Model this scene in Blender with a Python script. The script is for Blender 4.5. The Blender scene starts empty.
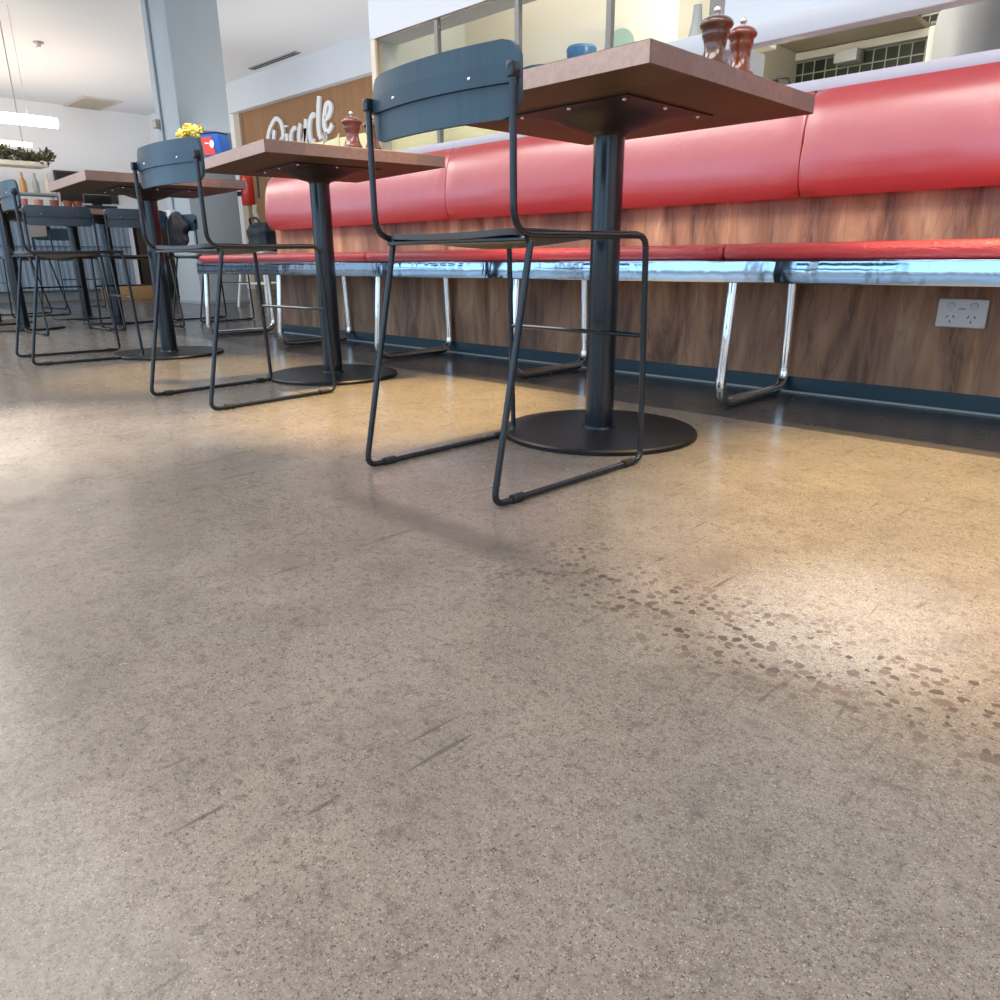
import bpy, bmesh, math, random
from mathutils import Vector, Matrix
random.seed(7)
C = bpy.context.scene.collection
PI = math.pi

# ------------------------------------------------------------------ helpers
def link(o, parent=None):
    C.objects.link(o)
    if parent is not None:
        o.parent = parent
    return o

def finish(me, ang=35):
    bm = bmesh.new(); bm.from_mesh(me)
    bmesh.ops.recalc_face_normals(bm, faces=bm.faces)
    for f in bm.faces: f.smooth = True
    lim = math.radians(ang)
    for e in bm.edges:
        if len(e.link_faces) == 2:
            e.smooth = e.calc_face_angle(0) < lim
    bm.to_mesh(me); bm.free()

def obj(name, bm, mat, parent=None, ang=35):
    me = bpy.data.meshes.new(name); bm.to_mesh(me); bm.free()
    finish(me, ang)
    o = bpy.data.objects.new(name, me)
    for m in (mat if isinstance(mat, (list, tuple)) else [mat]):
        me.materials.append(m)
    return link(o, parent)

def tag(o, label=None, cat=None, group=None, kind=None):
    if label: o['label'] = label
    if cat: o['category'] = cat
    if group: o['group'] = group
    if kind: o['kind'] = kind
    return o

def thing(name, label, cat, loc=(0, 0, 0), rz=0, group=None):
    o = bpy.data.objects.new(name, None); link(o)
    o.location = loc; o.rotation_euler = (0, 0, rz); o.empty_display_size = .1
    return tag(o, label, cat, group)

def struct(name, bm, mat):
    return tag(obj(name, bm, mat), kind='structure')

def dup(root, loc, rz, label, group=None):
    r = root.copy(); C.objects.link(r); r.location = loc; r.rotation_euler = (0, 0, rz)
    r['label'] = label
    if group: r['group'] = group
    for ch in list(root.children):
        c = ch.copy(); C.objects.link(c); c.parent = r
        for g in list(ch.children):
            d = g.copy(); C.objects.link(d); d.parent = c
    return r

def NB(): return bmesh.new()

def box(bm, x0, x1, y0, y1, z0, z1, bev=0, seg=2, mi=0):
    r = bmesh.ops.create_cube(bm, size=1)
    vs = r['verts']
    for v in vs:
        v.co = Vector(((x0+x1)/2 + v.co.x*(x1-x0), (y0+y1)/2 + v.co.y*(y1-y0), (z0+z1)/2 + v.co.z*(z1-z0)))
    fs = list({f for v in vs for f in v.link_faces})
    for f in fs: f.material_index = mi
    if bev:
        es = list({e for v in vs for e in v.link_edges})
        bmesh.ops.bevel(bm, geom=es, offset=bev, segments=seg, affect='EDGES', profile=.5)
    return bm

def fillet(pts, rads, n=5):
    out = []
    P = [Vector(p) for p in pts]
    for i, p in enumerate(P):
        if i == 0 or i == len(P)-1 or not rads[i]:
            out.append(p); continue
        a = (P[i-1]-p); b = (P[i+1]-p); la, lb = a.length, b.length
        a.normalize(); b.normalize()
        ang = a.angle(b)
        t = min(rads[i]/math.tan(ang/2), la*.48, lb*.48)
        s, e = p + a*t, p + b*t
        for k in range(n+1):
            u = k/n
            out.append(s*(1-u)**2 + p*2*u*(1-u) + e*u*u)
    return out

def tube(bm, pts, r, seg=10, closed=False, cap=True, sx=1, mi=0):
    P = [Vector(p) for p in pts]; n = len(P)
    rr = r if isinstance(r, (list, tuple)) else [r]*n
    T = []
    for i in range(n):
        if closed: t = P[(i+1) % n]-P[i-1]
        else: t = P[min(i+1, n-1)]-P[max(i-1, 0)]
        T.append(t.normalized())
    ref = Vector((0, 0, 1)) if abs(T[0].z) < .9 else Vector((1, 0, 0))
    N = (ref - T[0]*ref.dot(T[0])).normalized()
    rings = []
    for i in range(n):
        if i:
            N = (N - T[i]*N.dot(T[i])).normalized()
        B = T[i].cross(N)
        rings.append([bm.verts.new(P[i] + (N*math.cos(2*PI*k/seg)*sx + B*math.sin(2*PI*k/seg))*rr[i]) for k in range(seg)])
    m = n if closed else n-1
    for i in range(m):
        a, b = rings[i], rings[(i+1) % n]
        for k in range(seg):
            f = bm.faces.new((a[k], a[(k+1) % seg], b[(k+1) % seg], b[k])); f.material_index = mi
    if cap and not closed:
        f = bm.faces.new(rings[0][::-1]); f.material_index = mi
        f = bm.faces.new(rings[-1]); f.material_index = mi
    return bm

def lathe(bm, prof, seg=32, c=(0, 0, 0), mi=0):
    rings = []
    for r, z in prof:
        if r < 1e-5: rings.append([bm.verts.new((c[0], c[1], c[2]+z))])
        else: rings.append([bm.verts.new((c[0]+r*math.cos(2*PI*k/seg), c[1]+r*math.sin(2*PI*k/seg), c[2]+z)) for k in range(seg)])
    for a, b in zip(rings[:-1], rings[1:]):
        for k in range(seg):
            k2 = (k+1) % seg
            if len(a) == 1 and len(b) == 1: continue
            if len(a) == 1: f = bm.faces.new((a[0], b[k], b[k2]))
            elif len(b) == 1: f = bm.faces.new((a[k], a[k2], b[0]))
            else: f = bm.faces.new((a[k], a[k2], b[k2], b[k]))
            f.material_index = mi
    return bm

def extrude_profile_x(bm, prof, xs, mi=0, caps=True):
    """closed profile of (y,z) swept along x; xs = list of (x, inset, dy, dz) where inset shrinks towards the centroid"""
    cy = sum(p[0] for p in prof)/len(prof); cz = sum(p[1] for p in prof)/len(prof)
    rings = []
    for x, ins, in [(a[0], a[1]) for a in xs]:
        ring = []
        for y, z in prof:
            d = Vector((y-cy, z-cz)); L = d.length
            d = d*(max(L-ins, 0)/L) if L > 0 else d
            ring.append(bm.verts.new((x, cy+d.x, cz+d.y)))
        rings.append(ring)
    n = len(prof)
    for a, b in zip(rings[:-1], rings[1:]):
        for k in range(n):
            f = bm.faces.new((a[k], a[(k+1) % n], b[(k+1) % n], b[k])); f.material_index = mi
    if caps:
        bm.faces.new(rings[0][::-1]); bm.faces.new(rings[-1])
    return bm

# ------------------------------------------------------------------ materials
class M:
    def __init__(s, name):
        s.m = bpy.data.materials.new(name); s.m.use_nodes = True
        s.nt = s.m.node_tree; s.N = s.nt.nodes; s.L = s.nt.links
        s.b = s.N['Principled BSDF']
        s._tc = None
    def n(s, t, **kw):
        nd = s.N.new(t)
        for k, v in kw.items():
            if k.startswith('i_'):
                nd.inputs[k[2:].replace('_', ' ')].default_value = v
            else: setattr(nd, k, v)
        return nd
    def lk(s, a, b): s.L.new(a, b)
    def tc(s, scale=(1, 1, 1), kind='Object', rot=(0, 0, 0)):
        t = s.n('ShaderNodeTexCoord'); mp = s.n('ShaderNodeMapping')
        mp.inputs['Scale'].default_value = scale; mp.inputs['Rotation'].default_value = rot
        s.lk(t.outputs[kind], mp.inputs['Vector']); return mp.outputs['Vector']
    def noise(s, vec, scale, detail=4, rough=.5, dist=0):
        nd = s.n('ShaderNodeTexNoise'); s.lk(vec, nd.inputs['Vector'])
        nd.inputs['Scale'].default_value = scale; nd.inputs['Detail'].default_value = detail
        nd.inputs['Roughness'].default_value = rough; nd.inputs['Distortion'].default_value = dist
        return nd.outputs['Fac']
    def vor(s, vec, scale, feature='F1', out='Distance', rand=1):
        nd = s.n('ShaderNodeTexVoronoi'); nd.feature = feature; s.lk(vec, nd.inputs['Vector'])
        nd.inputs['Scale'].default_value = scale; nd.inputs['Randomness'].default_value = rand
        return nd.outputs[out]
    def ramp(s, fac, stops, interp='LINEAR'):
        nd = s.n('ShaderNodeValToRGB'); s.lk(fac, nd.inputs['Fac']); cr = nd.color_ramp; cr.interpolation = interp
        while len(cr.elements) < len(stops): cr.elements.new(.5)
        for e, (p, c) in zip(cr.elements, stops):
            e.position = p
            if not isinstance(c, (tuple, list)): c = (c, c, c)
            e.color = (*c[:3], 1)
        return nd.outputs['Color']
    def mix(s, fac, a, b, mode='MIX'):
        nd = s.n('ShaderNodeMix'); nd.data_type = 'RGBA'; nd.blend_type = mode
        for sock, v in ((nd.inputs[0], fac), (nd.inputs[6], a), (nd.inputs[7], b)):
            if isinstance(v, (int, float)): sock.default_value = v
            elif isinstance(v, (tuple, list)): sock.default_value = (*v[:3], 1)
            else: s.lk(v, sock)
        return nd.outputs[2]
    def math(s, op, a, b=None, c=None):
        nd = s.n('ShaderNodeMath'); nd.operation = op
        for i, v in enumerate((a, b, c)):
            if v is None: continue
            if isinstance(v, (int, float)): nd.inputs[i].default_value = v
            else: s.lk(v, nd.inputs[i])
        return nd.outputs[0]
    def mr(s, v, a, b, c=0, d=1):
        nd = s.n('ShaderNodeMapRange'); s.lk(v, nd.inputs[0])
        for i, q in enumerate((a, b, c, d)): nd.inputs[i+1].default_value = q
        return nd.outputs[0]
    def bump(s, h, strength=.3, dist=.01):
        nd = s.n('ShaderNodeBump'); s.lk(h, nd.inputs['Height']); nd.inputs['Strength'].default_value = strength
        nd.inputs['Distance'].default_value = dist; s.lk(nd.outputs[0], s.b.inputs['Normal'])
    def col(s, c):
        if isinstance(c, (tuple, list)): s.b.inputs['Base Color'].default_value = (*c[:3], 1)
        else: s.lk(c, s.b.inputs['Base Color'])
        return s
    def set(s, **kw):
        for k, v in kw.items():
            k = k.replace('_', ' ')
            if isinstance(v, (int, float, tuple)): s.b.inputs[k].default_value = v
            else: s.lk(v, s.b.inputs[k])
        return s

def plain(name, c, rough=.5, metal=0, spec=.5, noise=0, nscale=30, coat=0):
    m = M(name)
    if noise:
        f = m.noise(m.tc(), nscale, 4)
        m.col(m.mix(f, tuple(x*(1-noise) for x in c), tuple(min(1, x*(1+noise)) for x in c)))
    else: m.col(c)
    m.set(Roughness=rough, Metallic=metal, Coat_Weight=coat); m.b.inputs['Specular IOR Level'].default_value = spec
    return m.m

def emit(name, c, strength):
    m = M(name); m.col((.8, .8, .8)); m.b.inputs['Emission Color'].default_value = (*c, 1); m.b.inputs['Emission Strength'].default_value = strength
    return m.m

# polished concrete floor
def floor_mat():
    m = M('polished_concrete'); v = m.tc()
    sep = m.n('ShaderNodeSeparateXYZ'); m.lk(v, sep.inputs[0]); X, Y = sep.outputs[0], sep.outputs[1]
    big = m.noise(v, 1.7, 3, .5); mid = m.noise(v, 9, 5, .6); fine = m.noise(v, 260, 3, .7); fine2 = m.noise(v, 90, 4, .75)
    base = m.ramp(big, [(.3, (.160, .138, .114)), (.5, (.190, .163, .135)), (.7, (.228, .196, .162))])
    base = m.mix(m.mr(mid, .35, .65, 0, .45), base, (.095, .078, .065))
    base = m.mix(m.mr(fine, .42, .66, 0, .55), base, (.26, .225, .19))
    base = m.mix(m.mr(fine2, .52, .66, 0, .6), base, (.075, .06, .048))
    # fine dark grit, ragged flecks
    def warp(scale, amt):
        nd = m.n('ShaderNodeTexNoise'); m.lk(v, nd.inputs['Vector']); nd.inputs['Scale'].default_value = scale; nd.inputs['Detail'].default_value = 3
        vm = m.n('ShaderNodeVectorMath'); vm.operation = 'MULTIPLY_ADD'; m.lk(nd.outputs['Color'], vm.inputs[0])
        vm.inputs[1].default_value = (amt,)*3; m.lk(v, vm.inputs[2]); return vm.outputs[0]
    def flecks(scale, wsc, amt, size, soft, strength, col):
        nonlocal base
        vo = m.n('ShaderNodeTexVoronoi'); m.lk(warp(wsc, amt), vo.inputs['Vector']); vo.inputs['Scale'].default_value = scale
        sc = m.n('ShaderNodeSeparateColor'); m.lk(vo.outputs['Color'], sc.inputs[0])
        g = m.math('SUBTRACT', m.math('MULTIPLY', sc.outputs[0], size), vo.outputs['Distance'])
        base = m.mix(m.mr(g, 0, soft, 0, strength), base, col)
    flecks(640, 600, .003, .50, .12, .75, (.045, .036, .03))
    flecks(300, 380, .007, .36, .10, .8, (.05, .04, .032))
    flecks(120, 190, .014, .20, .05, .8, (.045, .034, .027))
    flecks(480, 500, .003, .42, .14, .6, (.38, .34, .29))
    base = m.mix(m.mr(m.noise(v, 5.5, 4, .65), .50, .70, 0, .32), base, (.075, .062, .052))
    base = m.mix(m.mr(m.noise(v, 38, 5, .7), .52, .72, 0, .45), base, (.06, .05, .042))
    # exposed aggregate band running parallel to the wall
    wob = m.math('MULTIPLY', m.math('SUBTRACT', m.noise(v, 3.2, 2), .5), .16)
    d = m.math('ABSOLUTE', m.math('SUBTRACT', m.math('ADD', Y, wob), .76))
    lane = m.mr(d, .05, .15, 1, 0)
    agg_on = m.math('MULTIPLY', lane, m.mr(X, -.8, -.62, 0, 1))
    wv = m.n('ShaderNodeMix'); wv.data_type = 'VECTOR'; wv.inputs[0].default_value = .012
    nd = m.n('ShaderNodeTexNoise'); m.lk(v, nd.inputs['Vector']); nd.inputs['Scale'].default_value = 60
    m.lk(v, wv.inputs[4]); m.lk(nd.outputs['Color'], wv.inputs[5])
    vo2 = m.n('ShaderNodeTexVoronoi'); m.lk(wv.outputs[1], vo2.inputs['Vector']); vo2.inputs['Scale'].default_value = 82
    sepc = m.n('ShaderNodeSeparateColor'); m.lk(vo2.outputs['Color'], sepc.inputs[0])
    g2 = m.math('SUBTRACT', m.math('MULTIPLY', sepc.outputs[0], .70), vo2.outputs['Distance'])
    stones = m.math('MULTIPLY', m.mr(g2, .04, .10, 0, 1), agg_on)
    scol = m.mix(sepc.outputs[1], (.045, .038, .034), (.12, .088, .07))
    base = m.mix(m.math('MULTIPLY', stones, .95), base, scol)
    # darker trowel stain left of the aggregate
    d2 = m.math('ABSOLUTE', m.math('SUBTRACT', m.math('ADD', Y, m.math('MULTIPLY', wob, .4)), .745))
    st = m.math('MULTIPLY', m.mr(d2, .015, .05, 1, 0), m.math('MULTIPLY', m.mr(X, -1.22, -1.05, 0, 1), m.mr(X, -.75, -.5, 1, 0)))
    base = m.mix(m.math('MULTIPLY', st, .65), base, (.075, .066, .06))
    # scratches and scuffs
    for rot, sc, th in ((.6, 5, .66), (-.9, 4, .67), (2.0, 4.5, .67)):
        q = m.tc(scale=(1, .045, 1), rot=(0, 0, rot)); s_ = m.noise(q, sc*22, 2, .4)
        s2 = m.noise(v, 5+sc, 2)
        base = m.mix(m.math('MULTIPLY', m.math('MULTIPLY', m.mr(s_, th+.02, th+.05, 0, 1), m.mr(s2, .53, .60, 0, 1)), .6), base, (.055, .045, .038))
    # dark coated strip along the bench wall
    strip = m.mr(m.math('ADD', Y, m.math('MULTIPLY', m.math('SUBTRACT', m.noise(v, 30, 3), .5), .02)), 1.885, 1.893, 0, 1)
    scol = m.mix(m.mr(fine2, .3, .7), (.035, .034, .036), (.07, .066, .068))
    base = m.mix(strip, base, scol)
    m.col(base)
    m.lk(m.mr(mid, 0.3, .7, .17, .30), m.b.inputs['Roughness'])
    m.b.inputs['Specular IOR Level'].default_value = .32
    m.b.inputs['Coat Weight'].default_value = .0
    m.bump(m.noise(v, 140, 3, .6), .08, .002)
    return m.m

def laminate_mat():
    m = M('walnut_laminate')
    def nz(scale, sc, det, dist, rough=.5):
        nd = m.n('ShaderNodeTexNoise'); m.lk(m.tc(scale=scale), nd.inputs['Vector']); nd.inputs['Scale'].default_value = sc
        nd.inputs['Detail'].default_value = det; nd.inputs['Distortion'].default_value = dist; nd.inputs['Roughness'].default_value = rough
        return nd.outputs['Fac']
    a = nz((4, 4, .9), 1.6, 5, 1.5); fine = nz((60, 60, 2.2), 1.5, 4, .3); broad = nz((2.2, 2.2, .8), 1.3, 2, .3)
    c = m.ramp(a, [(.30, (.12, .045, .022)), (.43, (.36, .16, .08)), (.55, (.56, .28, .145)), (.70, (.78, .46, .27))])
    c = m.mix(m.mr(broad, .42, .66, 0, .6), c, (.10, .060, .055))
    c = m.mix(m.mr(fine, .35, .65, .0, .35), c, (.34, .21, .15))
    d = m.math('ABSOLUTE', m.math('SUBTRACT', nz((7, 7, 1.0), 1.4, 3, 1.8), .5))
    c = m.mix(m.mr(d, .0, .03, .38, 0), c, (.42, .27, .20))
    d2 = m.math('ABSOLUTE', m.math('SUBTRACT', nz((5, 5, .9), 1.8, 3, 1.6), .56))
    c = m.mix(m.mr(d2, .0, .03, .28, 0), c, (.06, .03, .022))
    m.col(c).set(Roughness=.42); m.b.inputs['Specular IOR Level'].default_value = .3
    return m.m

def plank_mat(name, cols, axis='Y', pitch=7.5, rough=.5, dark=(.05, .026, .010)):
    """butcher-block timber: blocks across one axis, grain along the other"""
    m = M(name); v = m.tc()
    sep = m.n('ShaderNodeSeparateXYZ'); m.lk(v, sep.inputs[0])
    s = m.math('FLOOR', m.math('MULTIPLY', m.math('ADD', sep.outputs['XYZ'.index(axis)], .325), pitch))
    wn = m.n('ShaderNodeTexWhiteNoise'); wn.noise_dimensions = '1D'; m.lk(s, wn.inputs['W'])
    c = m.ramp(wn.outputs['Value'], [(i/(len(cols)-1), c) for i, c in enumerate(cols)])
    sc = (3, 60, 60) if axis == 'Y' else (60, 3, 60)
    gr = m.noise(m.tc(scale=sc), 1, 6, .6, .5)
    c = m.mix(m.mr(gr, .35, .65, 0, .45), c, dark)
    m.col(c).set(Roughness=rough)
    m.bump(gr, .08, .002)
    return m.m

def vinyl_mat():
    m = M('red_vinyl'); v = m.tc()
    f = m.noise(v, 3.5, 4)
    m.col(m.mix(f, (.40, .022, .030), (.50, .035, .038)))
    m.lk(m.mr(m.noise(v, 5, 5, .6), .3, .7, .30, .46), m.b.inputs['Roughness'])
    m.b.inputs['Specular IOR Level'].default_value = .75
    m.b.inputs['Coat Weight'].default_value = 1; m.b.inputs['Coat Roughness'].default_value = .27; m.b.inputs['Coat IOR'].default_value = 1.8
    a = m.noise(v, 9, 3, .5, .4); b = m.noise(v, 420, 2)
    m.bump(m.math('ADD', a, m.math('MULTIPLY', b, .03)), .22, .02)
    return m.m

def wrinkle_vinyl():
    m = M('red_seat_vinyl'); v = m.tc(scale=(1, 2.2, 3))
    m.col(m.mix(m.noise(v, 6, 3), (.46, .030, .032), (.58, .05, .05)))
    m.set(Roughness=.35); m.b.inputs['Coat Weight'].default_value = .3; m.b.inputs['Coat Roughness'].default_value = .3
    m.bump(m.noise(v, 22, 3, .55, 1.2), .5, .01)
    return m.m

def steel_mat(name='polished_steel_window_tint', rough=.09, tint=(.46, .61, .77), bscale=12, bs=.045):  # default tint puts the window's blue reflection into the steel colour
    m = M(name); v = m.tc(scale=(1, 1, .5)); m.col(tint).set(Metallic=1.0, Roughness=rough)
    m.bump(m.noise(v, bscale, 2, .4, .8), bs, .08)
    return m.m

def tile_mat():
    m = M('dark_green_mosaic_tiles'); 
    t = m.n('ShaderNodeTexCoord'); mp = m.n('ShaderNodeMapping'); mp.inputs['Rotation'].default_value = (PI/2, 0, 0)
    m.lk(t.outputs['Object'], mp.inputs['Vector'])
    br = m.n('ShaderNodeTexBrick'); br.offset = 0; br.squash = 1
    m.lk(mp.outputs[0], br.inputs['Vector'])
    br.inputs['Color1'].default_value = (.020, .026, .018, 1); br.inputs['Color2'].default_value = (.05, .065, .042, 1)
    br.inputs['Mortar'].default_value = (.42, .44, .36, 1); br.inputs['Scale'].default_value = 1
    br.inputs['Mortar Size'].default_value = .003; br.inputs['Brick Width'].default_value = .058; br.inputs['Row Height'].default_value = .058
    m.col(br.outputs['Color']).set(Roughness=.22)
    return m.m

def column_mat():
    m = M('pale_concrete'); v = m.tc()
    c = m.mix(m.noise(v, 2.2, 4), (.40, .46, .49), (.50, .55, .58))
    c = m.mix(m.mr(m.noise(v, 60, 4, .6), .55, .7, 0, .18), c, (.38, .42, .44))
    m.col(c).set(Roughness=.6); return m.m

def wall_white(name, c=(.80, .81, .82)):
    m = M(name); m.col(m.mix(m.noise(m.tc(), 1.3, 3), tuple(x*.96 for x in c), c)).set(Roughness=.7); return m.m

def glass_mat():
    m = M('clear_glass'); m.col((.95, .98, .97)).set(Roughness=.02, Transmission_Weight=1.0, IOR=1.1); return m.m

black_metal = plain('black_powder_coat', (.004, .009, .015), .22, 0, .5, coat=.2)
bar_metal = plain('steel_bar_sky_tint', (.022, .045, .068), .28, 0, .5)  # the blue is reflected sky put into the bar's base colour
black_base = plain('black_base_plate', (.006, .006, .007), .40, 0, .35, noise=.2, nscale=18)
black_ply = M('black_plywood_sky_tint')
_g = black_ply.noise(black_ply.tc(scale=(45, 45, 3)), 1.4, 5, .6)
black_ply.col(black_ply.mix(_g, (.016, .034, .052), (.040, .074, .105))).set(Roughness=.30); black_ply.bump(_g, .12, .002); black_ply = black_ply.m  # blue sky reflection is mixed into the black stain colour
seat_ply = M('dark_seat_plywood')
_g = seat_ply.noise(seat_ply.tc(scale=(3, 50, 3)), 1.4, 4, .6)
seat_ply.col(seat_ply.mix(_g, (.022, .02, .02), (.065, .055, .05))).set(Roughness=.3); seat_ply = seat_ply.m
brown_ply = plain('walnut_plywood', (.14, .10, .075), .4, noise=.25)
screw_m = plain('bright_screw', (.8, .8, .8), .25, 1)
rubber = plain('black_rubber', (.01, .01, .011), .7)
floor_m = floor_mat(); lam = laminate_mat(); vinyl = vinyl_mat(); seatvinyl = wrinkle_vinyl(); fascia = steel_mat()
chrome = steel_mat('chrome_tube', .06, (.82, .83, .85), 4, .0)
top_wood = plank_mat('walnut_block_top', [(.10, .058, .018), (.075, .042, .012), (.15, .090, .032), (.09, .05, .018)])
top_side = plank_mat('walnut_block_side', [(.20, .135, .125), (.25, .165, .15), (.17, .11, .10), (.28, .16, .14), (.22, .15, .15)], 'Y', 7.5, .45, (.13, .08, .07))
top_end = plank_mat('walnut_block_face', [(.52, .36, .31), (.47, .32, .27), (.56, .41, .36)], 'X', 2.0, .4, (.34, .21, .17))
tile = tile_mat(); colm = column_mat()
white_wall = wall_white('white_painted_wall', (.86, .86, .87)); ceil_m = wall_white('ceiling_paint', (.74, .745, .755))
bulk_m = wall_white('white_bulkhead_paint', (.68, .71, .75))
cream = wall_white('cream_wall', (.80, .74, .64)); cap_m = plain('pale_stone_cap', (.50, .48, .56), .45, noise=.06)
teal = plain('teal_skirting_vinyl', (.018, .050, .072), .4, noise=.1)
glass = glass_mat()

# ------------------------------------------------------------------ room
WY = 2.416            # face of the timber bench wall
struct('floor', box(NB(), -15.2, 4.2, -4.2, 6.4, -.1, 0), floor_m)
struct('ceiling', box(NB(), -15.2, 4.2, -4.2, 6.4, 3.0, 3.15), ceil_m)
struct('wall_left', box(NB(), -15.35, -15.2, -4.2, 6.4, 0, 3.0), white_wall)
struct('wall_right', box(NB(), 4.2, 4.35, -4.2, 6.4, 0, 3.0), white_wall)
# half-height wall that carries the bench, its end cap and skirting
struct('wall_bench', box(NB(), -4.275, 4.2, WY, 2.62, .001, .893), lam)
struct('baseboard_bench', box(NB(), -4.275, 4.2, WY-.006, WY, .002, .052), teal)
struct('trim_1', box(NB(), -4.275, 4.2, WY-.012, WY-.006, .0005, .006), plain('pale_sealant', (.5, .5, .47), .6))
struct('trim_2', box(NB(), -4.30, 4.2, WY-.008, 2.66, .894, .925, .003), cap_m)
# back wall with the timber sign panel and white bulkhead above
struct('wall_back', box(NB(), -15.2, 4.2, 6.2, 6.35, 0, 3.0), white_wall)
bp = M('sign_wall_timber'); _f = bp.noise(bp.tc(scale=(7, 7, .5)), 1.4, 4, .55, .4)
bp.col(bp.mix(_f, (.22, .10, .035), (.40, .205, .085))).set(Roughness=.45)
struct('trim_3', box(NB(), -11.6, -3.3, 6.16, 6.2, .75, 2.59), bp.m)
struct('trim_4', box(NB(), -11.78, -11.6, 6.12, 6.2, 0, 2.59), plain('beige_panel_end', (.55, .47, .36), .5))
struct('trim_5', box(NB(), -11.78, -3.3, 6.06, 6.2, 2.59, 3.0), bulk_m)
struct('trim_6', box(NB(), -11.6, -3.3, 6.1, 6.2, 0, .75), plain('olive_dado', (.16, .135, .085), .5))

# kitchen behind the pass
struct('wall_kitchen_bulkhead', box(NB(), -3.28, 4.2, 2.45, 2.60, 1.432, 3.0), bulk_m)
struct('wall_kitchen_left', box(NB(), -3.28, -3.25, 2.50, 4.20, .925, 3.0), wall_white('pale_green_grey_wall', (.66, .70, .66)))
struct('wall_kitchen_end', box(NB(), -3.25, -1.95, 3.05, 3.12, .925, 2.3), cream)
struct('wall_kitchen_return', box(NB(), -2.0, -1.95, 3.12, 4.20, .925, 2.3), cream)
struct('wall_kitchen_back', box(NB(), -1.95, 4.2, 4.20, 4.30, .6, 2.3), tile)
struct('ceiling_kitchen', box(NB(), -3.25, 4.2, 2.60, 4.30, 2.0, 2.1), wall_white('kitchen_ceiling', (.60, .60, .57)))
tag(obj('kitchen_counter', box(NB(), -1.94, 4.15, 2.66, 3.5, 0, .922), plain('kitchen_counter', (.6, .6, .6), .3, 1)), 'steel kitchen counter behind the pale cap of the bench wall', 'counter')

# column with conduit
struct('column', box(NB(), -8.50, -7.95, 3.55, 4.09, 0, 3.0, .012), colm)
struct('baseboard_column', box(NB(), -8.51, -7.94, 3.54, 4.10, .0, .03), plain('grey_base', (.3, .32, .33), .6))
cd = thing('electrical_conduit', 'thin grey conduit with white junction boxes running down the concrete column', 'conduit', (-8.33, 3.55, 0))
b = NB(); tube(b, [(0, -.014, .95), (0, -.014, 3.0)], .012, 8); obj('pipe', b, plain('conduit_grey', (.30, .34, .38), .4), cd)
for z in (1.55, 1.18): b = NB(); box(b, -.03, .03, -.03, -.001, z, z+.05, .004); obj('clamp', b, bulk_m, cd)
b = NB(); box(b, -.12, .05, -.07, -.001, .80, .95, .008); obj('junction_box', b, bulk_m, cd)
b = NB(); box(b, -.25, -.17, -.06, -.001, 1.86, 1.94, .005); 
tag(obj('sensor', b, plain('sensor_beige', (.45, .42, .36), .5)), 'small beige sensor box on the white side of the column', 'sensor')
bpy.data.objects['sensor'].location = (-8.2, 3.55, -.12)

# window wall behind the camera (daylight side)
b = NB()
box(b, -15.2, 4.2, -4.35, -4.2, 0, .35); box(b, -15.2, 4.2, -4.35, -4.2, 2.75, 3.0)
for x in (-15.2, -11.4, -7.6, -3.8, 0.0, 3.95): box(b, x, x+.25, -4.35, -4.2, .35, 2.75)
struct('wall_front', b, white_wall)

# ------------------------------------------------------------------ bench and backrest panels
bench = thing('banquette_bench', 'long red vinyl bench seat with polished steel edge on chrome loop legs', 'bench', (0, 0, 0))
def cushion_profile():
    y0, y1, z0, z1 = 1.990, 2.412, .4185, .459
    p = []
    for k in range(7):
        a = -PI/2 + PI*k/6
        p.append((y0+.019-.019*math.cos(a)*1.0, (z0+z1)/2 + (z1-z0)/2*math.sin(a)))
    p += [(2.1, z1+.004), (2.25, z1+.003), (y1, z1), (y1, z0)]
    return p
sx = [-4.437, -2.79, -1.087, .62, 2.3]
for a_, b_ in zip(sx[:-1], sx[1:]):
    bm = NB(); n = 40; xs = [(a_+.001, .012), (a_+.006, .004), (a_+.014, 0)]
    xs += [(a_+.014+(b_-a_-.028)*k/n, 0) for k in range(1, n)]
    xs += [(b_-.014, 0), (b_-.006, .004), (b_-.001, .012)]
    extrude_profile_x(bm, cushion_profile(), xs)
    obj('seat_cushion', bm, seatvinyl, bench, 60)
bm = NB(); box(bm, -4.437, 2.3, 1.976, 2.414, .358, .418, .004, 2); obj('steel_edge', bm, fascia, bench)
for i, x in enumerate((-4.365, -3.535, -2.70, -1.88, -1.045, -.2, .65, 1.5)):
    bm = NB()
    pts = fillet([(x, 1.998, .360), (x, 1.968, .0165), (x, 2.40, .0165), (x, 2.385, .360)], [0, .065, .065, 0], 8)
    tube(bm, pts, .0155, 14); obj('leg', bm, chrome, bench)

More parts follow.
